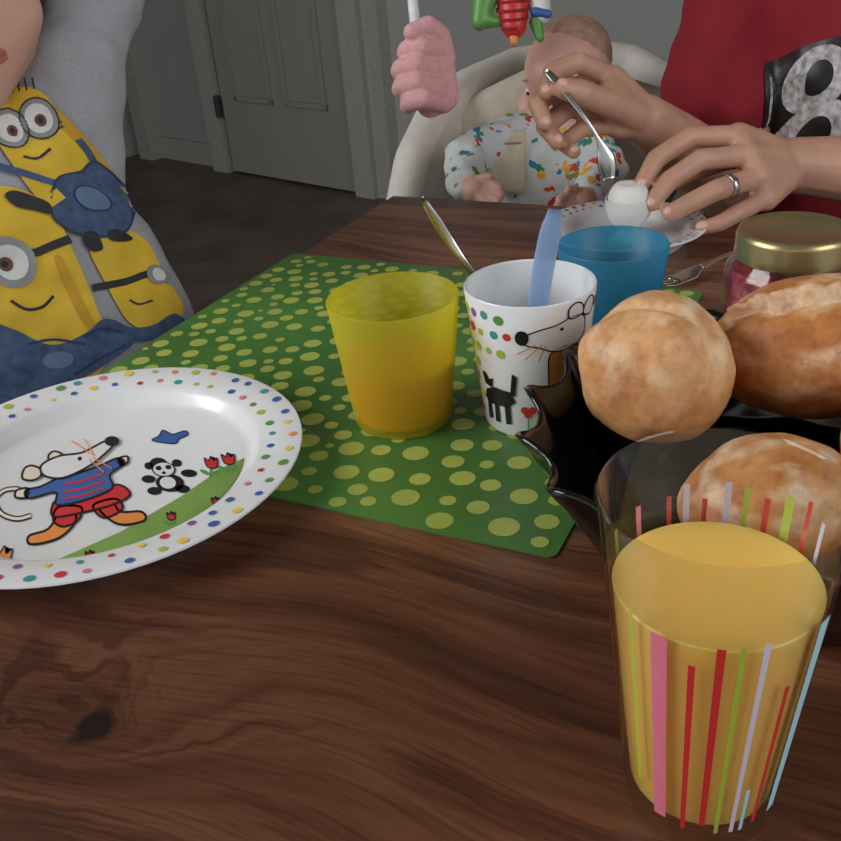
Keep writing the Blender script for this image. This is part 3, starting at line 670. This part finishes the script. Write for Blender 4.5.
b=Blob(); b.chain([(P(100,-40,.85),.03),(elK,.028),(elK+Vector((-.05,-.12,.1)),.022),(elK+Vector((-.055,-.15,.12)),.026)])
hp=elK+Vector((-.055,-.155,.13))
for i in range(4): b.chain([(hp+lf*(i-1.5)*.013,.008),(hp+lf*(i-1.5)*.015+Vector((0,-.01,.03)),.0072),(hp+lf*(i-1.5)*.015+Vector((0,-.025,.04)),.006)])
b.chain([(hp-lf*.02,.009),(hp-lf*.04+Vector((0,-.012,.012)),.007)])
b.finish('raised_arm',skin_c,kid,.0022,3)
b=Blob(); w2=KT(-.19,.05,-.04); b.chain([(w2,.028),(w2+ff*.05-UP*.06,.022)])
hp=w2+ff*.06-UP*.075; b.hull([(w2+ff*.05-UP*.06,.022),(hp,.022)])
for i in range(4): b.chain([(hp+lf*(i-1.5)*.012,.008),(hp+lf*(i-1.5)*.013+ff*.01-UP*.03,.0066),(hp+lf*(i-1.5)*.013-UP*.045,.0058)])
b.chain([(hp+lf*.02,.008),(hp+lf*.035-UP*.02,.007)]); b.finish('lowered_hand',skin_c,kid,.0022,3)
head(kid,V(-.344,.835,.259),.19,(.60,-.79,-.1),skin_c,hair_b,KT(0,0,.12),nr=.2)
b=Blob(); b.hull([(KT(-.06,0,-.2),.08),(KT(.06,0,-.2),.08)])
for k in (-1,1): b.chain([(KT(k*.06,0,-.22),.075),(KT(k*.065,.01,-.45),.052),(KT(k*.065,0,-.70),.042)])
b.finish('trousers',jeans,kid,.007,4)
for k in (-1,1):
    b=Blob(); b.hull([(KT(k*.065,0,-.715),.032),(KT(k*.07,.09,-.725),.022)]); b.finish('sock',C('sock_red',(150,60,60),.9),kid,.005,2)
bv=bvh_of(tk)
sh=[]
def q_(pts): return [(x*.93-60,y-230) for x,y in pts]
gr=C('goggle_gray',(150,150,150),.5); br=C('eye_brown',(110,70,40),.5); gw=C('goggle_white',(225,225,222),.6); dk=C('print_dark',(45,42,45),.7); dl=C('denim_light',(105,128,160),.85); dd_=C('denim_dark',(48,64,98),.85)
sy=C('minion_shade',(208,158,42),.8)
# lower left figure
sh.append((q_(caps2(16,244,50,345,52)),yel,0)); sh.append((q_(cat([(64,262),(74,290),(94,340),(86,342),(66,300),(56,262)])),sy,1))
den1=cat([(-60,322),(0,334),(40,352),(78,338),(100,322),(120,330),(126,348),(98,370),(60,392),(0,420),(-60,420)])
sh.append((q_(den1),den,2)); sh.append((q_(ell2(46,368,16,9,-.2)),dl,3))
sh.append(([q_(s) for s in stroke([(-50,276),(0,268),(40,256),(72,240)],9)],dk,3))
sh.append((q_(ell2(12,268,26)),gr,4)); sh.append((q_(ell2(12,268,18)),gw,5)); sh.append((q_(ell2(7,270,7.5)),br,6)); sh.append((q_(ell2(6,270,3.5)),dk,7))
sh.append(([q_(s) for s in stroke(curve2([(8,308),(22,316),(38,312),(50,300)]),3)],dk,3))
for p in (((76,342),(96,332),(116,336)),((20,352),(46,346),(76,350)),((60,384),(88,366),(118,350))): sh.append(([q_(s) for s in stroke(curve2(p),2.5)],dd_,4))
# right figure
sh.append((q_(caps2(116,248,142,304,28)),yel,0))
sh.append((q_(cat([(110,326),(126,330),(146,326),(164,310),(172,320),(160,336),(132,346),(114,342)])),den,1))
sh.append(([q_(s) for s in stroke(curve2([(90,290),(120,280),(146,266)]),8)],dk,2)); sh.append((q_(ell2(149,268,9,12,-.3)),gr,3)); sh.append((q_(ell2(150,268,5,8,-.3)),gw,4))
sh.append(([q_(s) for s in stroke(curve2([(124,300),(134,304),(146,298)]),2)],dk,3))
# top figure
sh.append((q_(caps2(34,124,84,196,37)),yel,3)); sh.append((q_(cat([(66,106),(90,130),(110,160),(116,176),(106,172),(84,140),(64,120)])),sy,4))
den2=cat([(56,216),(60,180),(80,166),(94,152),(112,166),(122,200),(117,226),(96,234),(74,232)])
sh.append((q_(den2),den,5)); sh.append(([q_(s) for s in stroke(den2,2,True)],dd_,6))
sh.append(([q_(s) for s in stroke(curve2([(62,184),(40,180),(4,172)]),7)],den,5)); sh.append(([q_(s) for s in stroke([(96,158),(90,144),(84,134)],7)],den,5))
sh.append((q_(ell2(90,194,15,12,.5)),dl,6)); sh.append(([q_(s) for s in stroke(ell2(90,194,15,12,.5),1.5,True)],dd_,7))
sh.append(([q_(s) for s in stroke([(-8,140),(30,136),(72,122)],8)],dk,4))
for x,y in ((18,132),(49,119)):
    sh.append((q_(ell2(x,y,20)),gr,5)); sh.append(([q_(s) for s in stroke(ell2(x,y,20),1.5,True)],dk,6)); sh.append((q_(ell2(x,y,14.5)),gw,6)); sh.append((q_(ell2(x+2,y+2,6)),br,7)); sh.append((q_(ell2(x+2,y+2,3)),dk,8))
for k in range(5): sh.append(([q_(s) for s in stroke([(14+k*8,94-k*1.0),(8+k*9,78)],1.8)],dk,4))
sh.append(([q_(s) for s in stroke(curve2([(30,160),(44,160),(58,148)]),2.5)],dk,5))
sh.append(([q_(s) for s in stroke(curve2([(64,194),(50,206),(36,206)]),12)],yel,6)); sh.append((q_(cat([(14,202),(22,196),(40,200),(54,206),(56,216),(40,214),(24,212)])),dk,7))
sh.append((q_(cat([(84,232),(94,230),(100,246),(90,250),(84,242)])),dk,6)); sh.append((q_(cat([(104,228),(112,224),(124,230),(118,236),(108,236)])),dk,6))
decals('shirt_print',sh,ray_map(bv,P(34,214,.765),.765/960,.0026,.0004),kid,4,True)
# ---------------- baby
hc=group('high_chair',V(.2,1.25,-.75))
rim=[P(*q) for q in ((404,202,1.17),(412,160,1.19),(432,118,1.23),(466,86,1.30),(515,64,1.37),(575,54,1.40),(632,60,1.38),(675,84,1.33),(700,125,1.28),(705,170,1.24))]
bcx=V(.2,1.24,-.26); base_=[bcx+(Vector((p.x,p.y,0))-Vector((bcx.x,bcx.y,0)))*.6 for p in rim]
mid=[r.lerp(q,.5)+(Vector((r.x-bcx.x,r.y-bcx.y,0)))*.12 for r,q in zip(rim,base_)]
b=Blob()
for i in range(len(rim)-1):
    b.hull([(rim[i],.017),(rim[i+1],.017),(mid[i],.014),(mid[i+1],.014)]); b.hull([(base_[i],.02),(base_[i+1],.02),(mid[i],.014),(mid[i+1],.014)])
b.hull([(q,.02) for q in base_])
b.chain([(p,.023) for p in rim])
b.finish('padded_shell',cream,hc,.006,6)
b=Blob()
b.hull([(V(.10,1.32,.02),.03),(V(.34,1.30,.02),.03),(V(.12,1.25,-.20),.03),(V(.30,1.25,-.20),.03),(V(.22,1.34,.06),.03)])
b.finish('back_cushion',C('cream_cushion',(196,187,170),.85),hc,.005,10)
frame=mat('chair_frame',(190,190,190),.4,metal=.3)
for i,(a,bb) in enumerate(((-.17,-.10),(.17,-.10),(-.17,.2),(.17,.2))):
    tube('leg_%d'%i,[V(.2+a*.6,1.26+bb*.5,-.27),V(.2+a*1.3,1.28+bb,-.738)],.012,frame,hc)
baby=group('baby',V(.17,1.2,-.2))
bcl=spotted('baby_romper',(208,213,211),62,.36)
b=Blob()
b.hull([(P(515,150,1.20),.045),(P(575,140,1.22),.045),(P(535,215,1.20),.055),(P(580,205,1.2),.05)],True)
b.hull([(P(535,215,1.20),.055),(P(580,205,1.2),.05),(V(.18,1.18,-.16),.06)],True)
b.chain([(P(505,146,1.19),.034),(P(467,158,1.14),.027),(P(466,184,1.10),.022)])
b.chain([(P(585,142,1.2),.034),(P(604,172,1.15),.028),(P(590,196,1.11),.023)])
for k in (-.05,.05): b.chain([(V(.18+k,1.18,-.17),.045),(V(.14+k,1.12,-.16),.036),(V(.13+k,1.10,-.21),.03)])
b.finish('romper',bcl,baby,.004,4,folds=(.010,.025))
def small_hand(name,w0,h0,tips,th):
    b=Blob(); b.chain([(w0,.015),(h0,.0155)])
    for m_,t_ in tips: b.chain([(h0,.012),(P(*m_),.0060),(P(*t_),.0052)])
    b.chain([(h0,.010),(P(*th[0]),.0058),(P(*th[1]),.005)]); b.finish(name,skin_c,baby,.0014,2)
small_hand('left_hand',P(468,186,1.095),P(476,190,1.085),[((490,184,1.077),(499,188,1.070)),((491,190,1.075),(501,195,1.068)),((489,196,1.074),(498,201,1.067)),((485,201,1.074),(492,206,1.069))],((481,179,1.078),(490,177,1.073)))
small_hand('right_hand',P(590,197,1.105),P(581,201,1.09),[((567,195,1.08),(560,200,1.073)),((565,201,1.08),(557,207,1.073)),((567,207,1.08),(560,213,1.075)),((572,212,1.08),(566,217,1.076))],((577,191,1.08),(569,189,1.075)))
head(baby,P(566,82,1.22),.144,(-.66,-.72,-.22),skin_c,hair_l,P(556,130,1.2),'fuzz',Vector((.15,.1,1)),nr=.25)
b=Blob()
b.hull([(P(492,140,1.152),.006),(P(522,134,1.156),.006),(P(494,188,1.138),.006),(P(520,190,1.142),.006)])
b.finish('bib',C('bib_cream',(206,196,168),.9),baby,.0025,3)
for i in range(5): tube('bib_stripe',[P(494,144+i*9,1.143),P(521,143+i*9,1.147)],.0014,C('bib_stripe',(160,140,105),.9),baby)
# ---------------- toy arch
ta=group('toy_arch',V(.2,1.25,.0)); tb=P(420,58,1.10); tt=P(412,-20,1.11)
wt=C('toy_white',(220,220,218),.4)
tube('arch',[tb,tt,tt+Vector((.02,.03,.12)),V(.14,1.22,.36),V(.3,1.3,.36),V(.43,1.34,.2),V(.43,1.30,.0),V(.36,1.27,-.12)],.0062,wt,ta,kind='S')
pk=mat('pink_plush',(224,168,168),.95,var=.12,scale=250,bump=.4)
b=Blob()
b.hull([(P(440,60,1.125),.017),(P(444,96,1.125),.018),(P(430,104,1.12),.016)])
for i,(y,x0) in enumerate(((50,402),(68,396),(86,397),(102,405))):
    b.chain([(P(444,y+1,1.118),.0122),(P(x0+20,y-3,1.086),.0112),(P(x0+5,y,1.092),.0108),(P(x0+3,y+3,1.112),.010)])
b.chain([(P(444,58,1.12),.014),(P(440,36,1.105),.0125),(P(428,26,1.088),.0115),(P(412,32,1.080),.010)])
b.finish('plush_hand',pk,ta,.0018,2)
ht=group('hanging_plush_toy',P(512,10,1.12))
b=Blob(); b.hull([(P(513,-4,1.12),.020),(P(514,26,1.12),.015)]); b.finish('body',K('red'),ht,.002,3)
for y in (0,9,18,27):
    rr_=.0208-.0002*max(0,y-5); ce=P(513,y,1.12); vs=[];fs=[]
    for i in range(32):
        a=2*math.pi*i/32
        for off in (-.0018,.0018): vs.append(ce+Vector((math.cos(a),math.sin(a),0))*(rr_-(.0022 if y>20 else 0))+UP*off)
    for i in range(32): fs.append((i*2,i*2+1,((i+1)%32)*2+1,((i+1)%32)*2))
    mesh_obj('stripe',vs,fs,C('toy_dark_red',(150,30,34),.9),ht)
b=Blob(); b.hull([(P(486,-6,1.12),.016),(P(480,22,1.12),.010)]); b.hull([(P(482,20,1.12),.010),(P(498,22,1.12),.006)]); b.finish('leaf_green',K('green'),ht,.002,3)
b=Blob(); b.hull([(P(538,-4,1.12),.014),(P(541,14,1.12),.012)]); b.finish('tag_white',wt,ht,.002,2)
b=Blob(); b.hull([(P(536,12,1.112),.006),(P(548,14,1.112),.005)]); b.finish('tag_blue',K('blue'),ht,.0015,2)
b=Blob(); b.hull([(P(536,22,1.12),.008),(P(540,38,1.12),.005)]); b.finish('leaf_lime',K('green'),ht,.0015,2)
b=Blob(); b.hull([(P(513,30,1.12),.007),(P(514,42,1.12),.005)]); b.finish('nose_orange',K('orange'),ht,.0015,2)
tube('cord',[P(513,-8,1.12),P(513,-8,1.12)+Vector((.0,.02,.16))],.002,wt,ht)
# ================================================================ LIGHT + CAMERA
def area(name,loc,tgt,sx,sy,e,c):
    l=bpy.data.lights.new(name,'AREA'); l.shape='RECTANGLE'; l.size=sx; l.size_y=sy; l.energy=e; l.color=c
    o=bpy.data.objects.new(name,l); S.collection.objects.link(o); o.location=loc; o.rotation_euler=(Vector(tgt)-Vector(loc)).to_track_quat('-Z','Y').to_euler()
area('window_daylight',V(-2.1,.35,1.25),V(.1,.7,0),1.7,1.5,58,(.96,.98,1))
area('fill_light_right',V(1.7,-.9,1.35),V(.2,.9,0),1.5,1.4,30,(.95,.975,1))  # added fill lamp from behind the camera on the right, not a window
w=bpy.data.worlds.new('World'); S.world=w; w.use_nodes=True; w.node_tree.nodes['Background'].inputs[0].default_value=(.86,.89,.93,1); w.node_tree.nodes['Background'].inputs[1].default_value=.62
cam=bpy.data.cameras.new('camera'); co=bpy.data.objects.new('camera',cam); S.collection.objects.link(co); S.camera=co
cam.sensor_width=36; cam.lens=36*960/841; cam.clip_start=.02
F=Vector((0,.8746,-.4848)); R0=Vector((1,0,0)); U0=Vector((0,.4848,.8746)); R_=(R0*.996-U0*.087).normalized(); U_=R_.cross(F).normalized()
m4=Matrix((R_,U_,-F)).transposed().to_4x4(); m4.translation=Vector((0,0,.3+Z0)); co.matrix_world=m4
S.view_settings.view_transform='Standard'
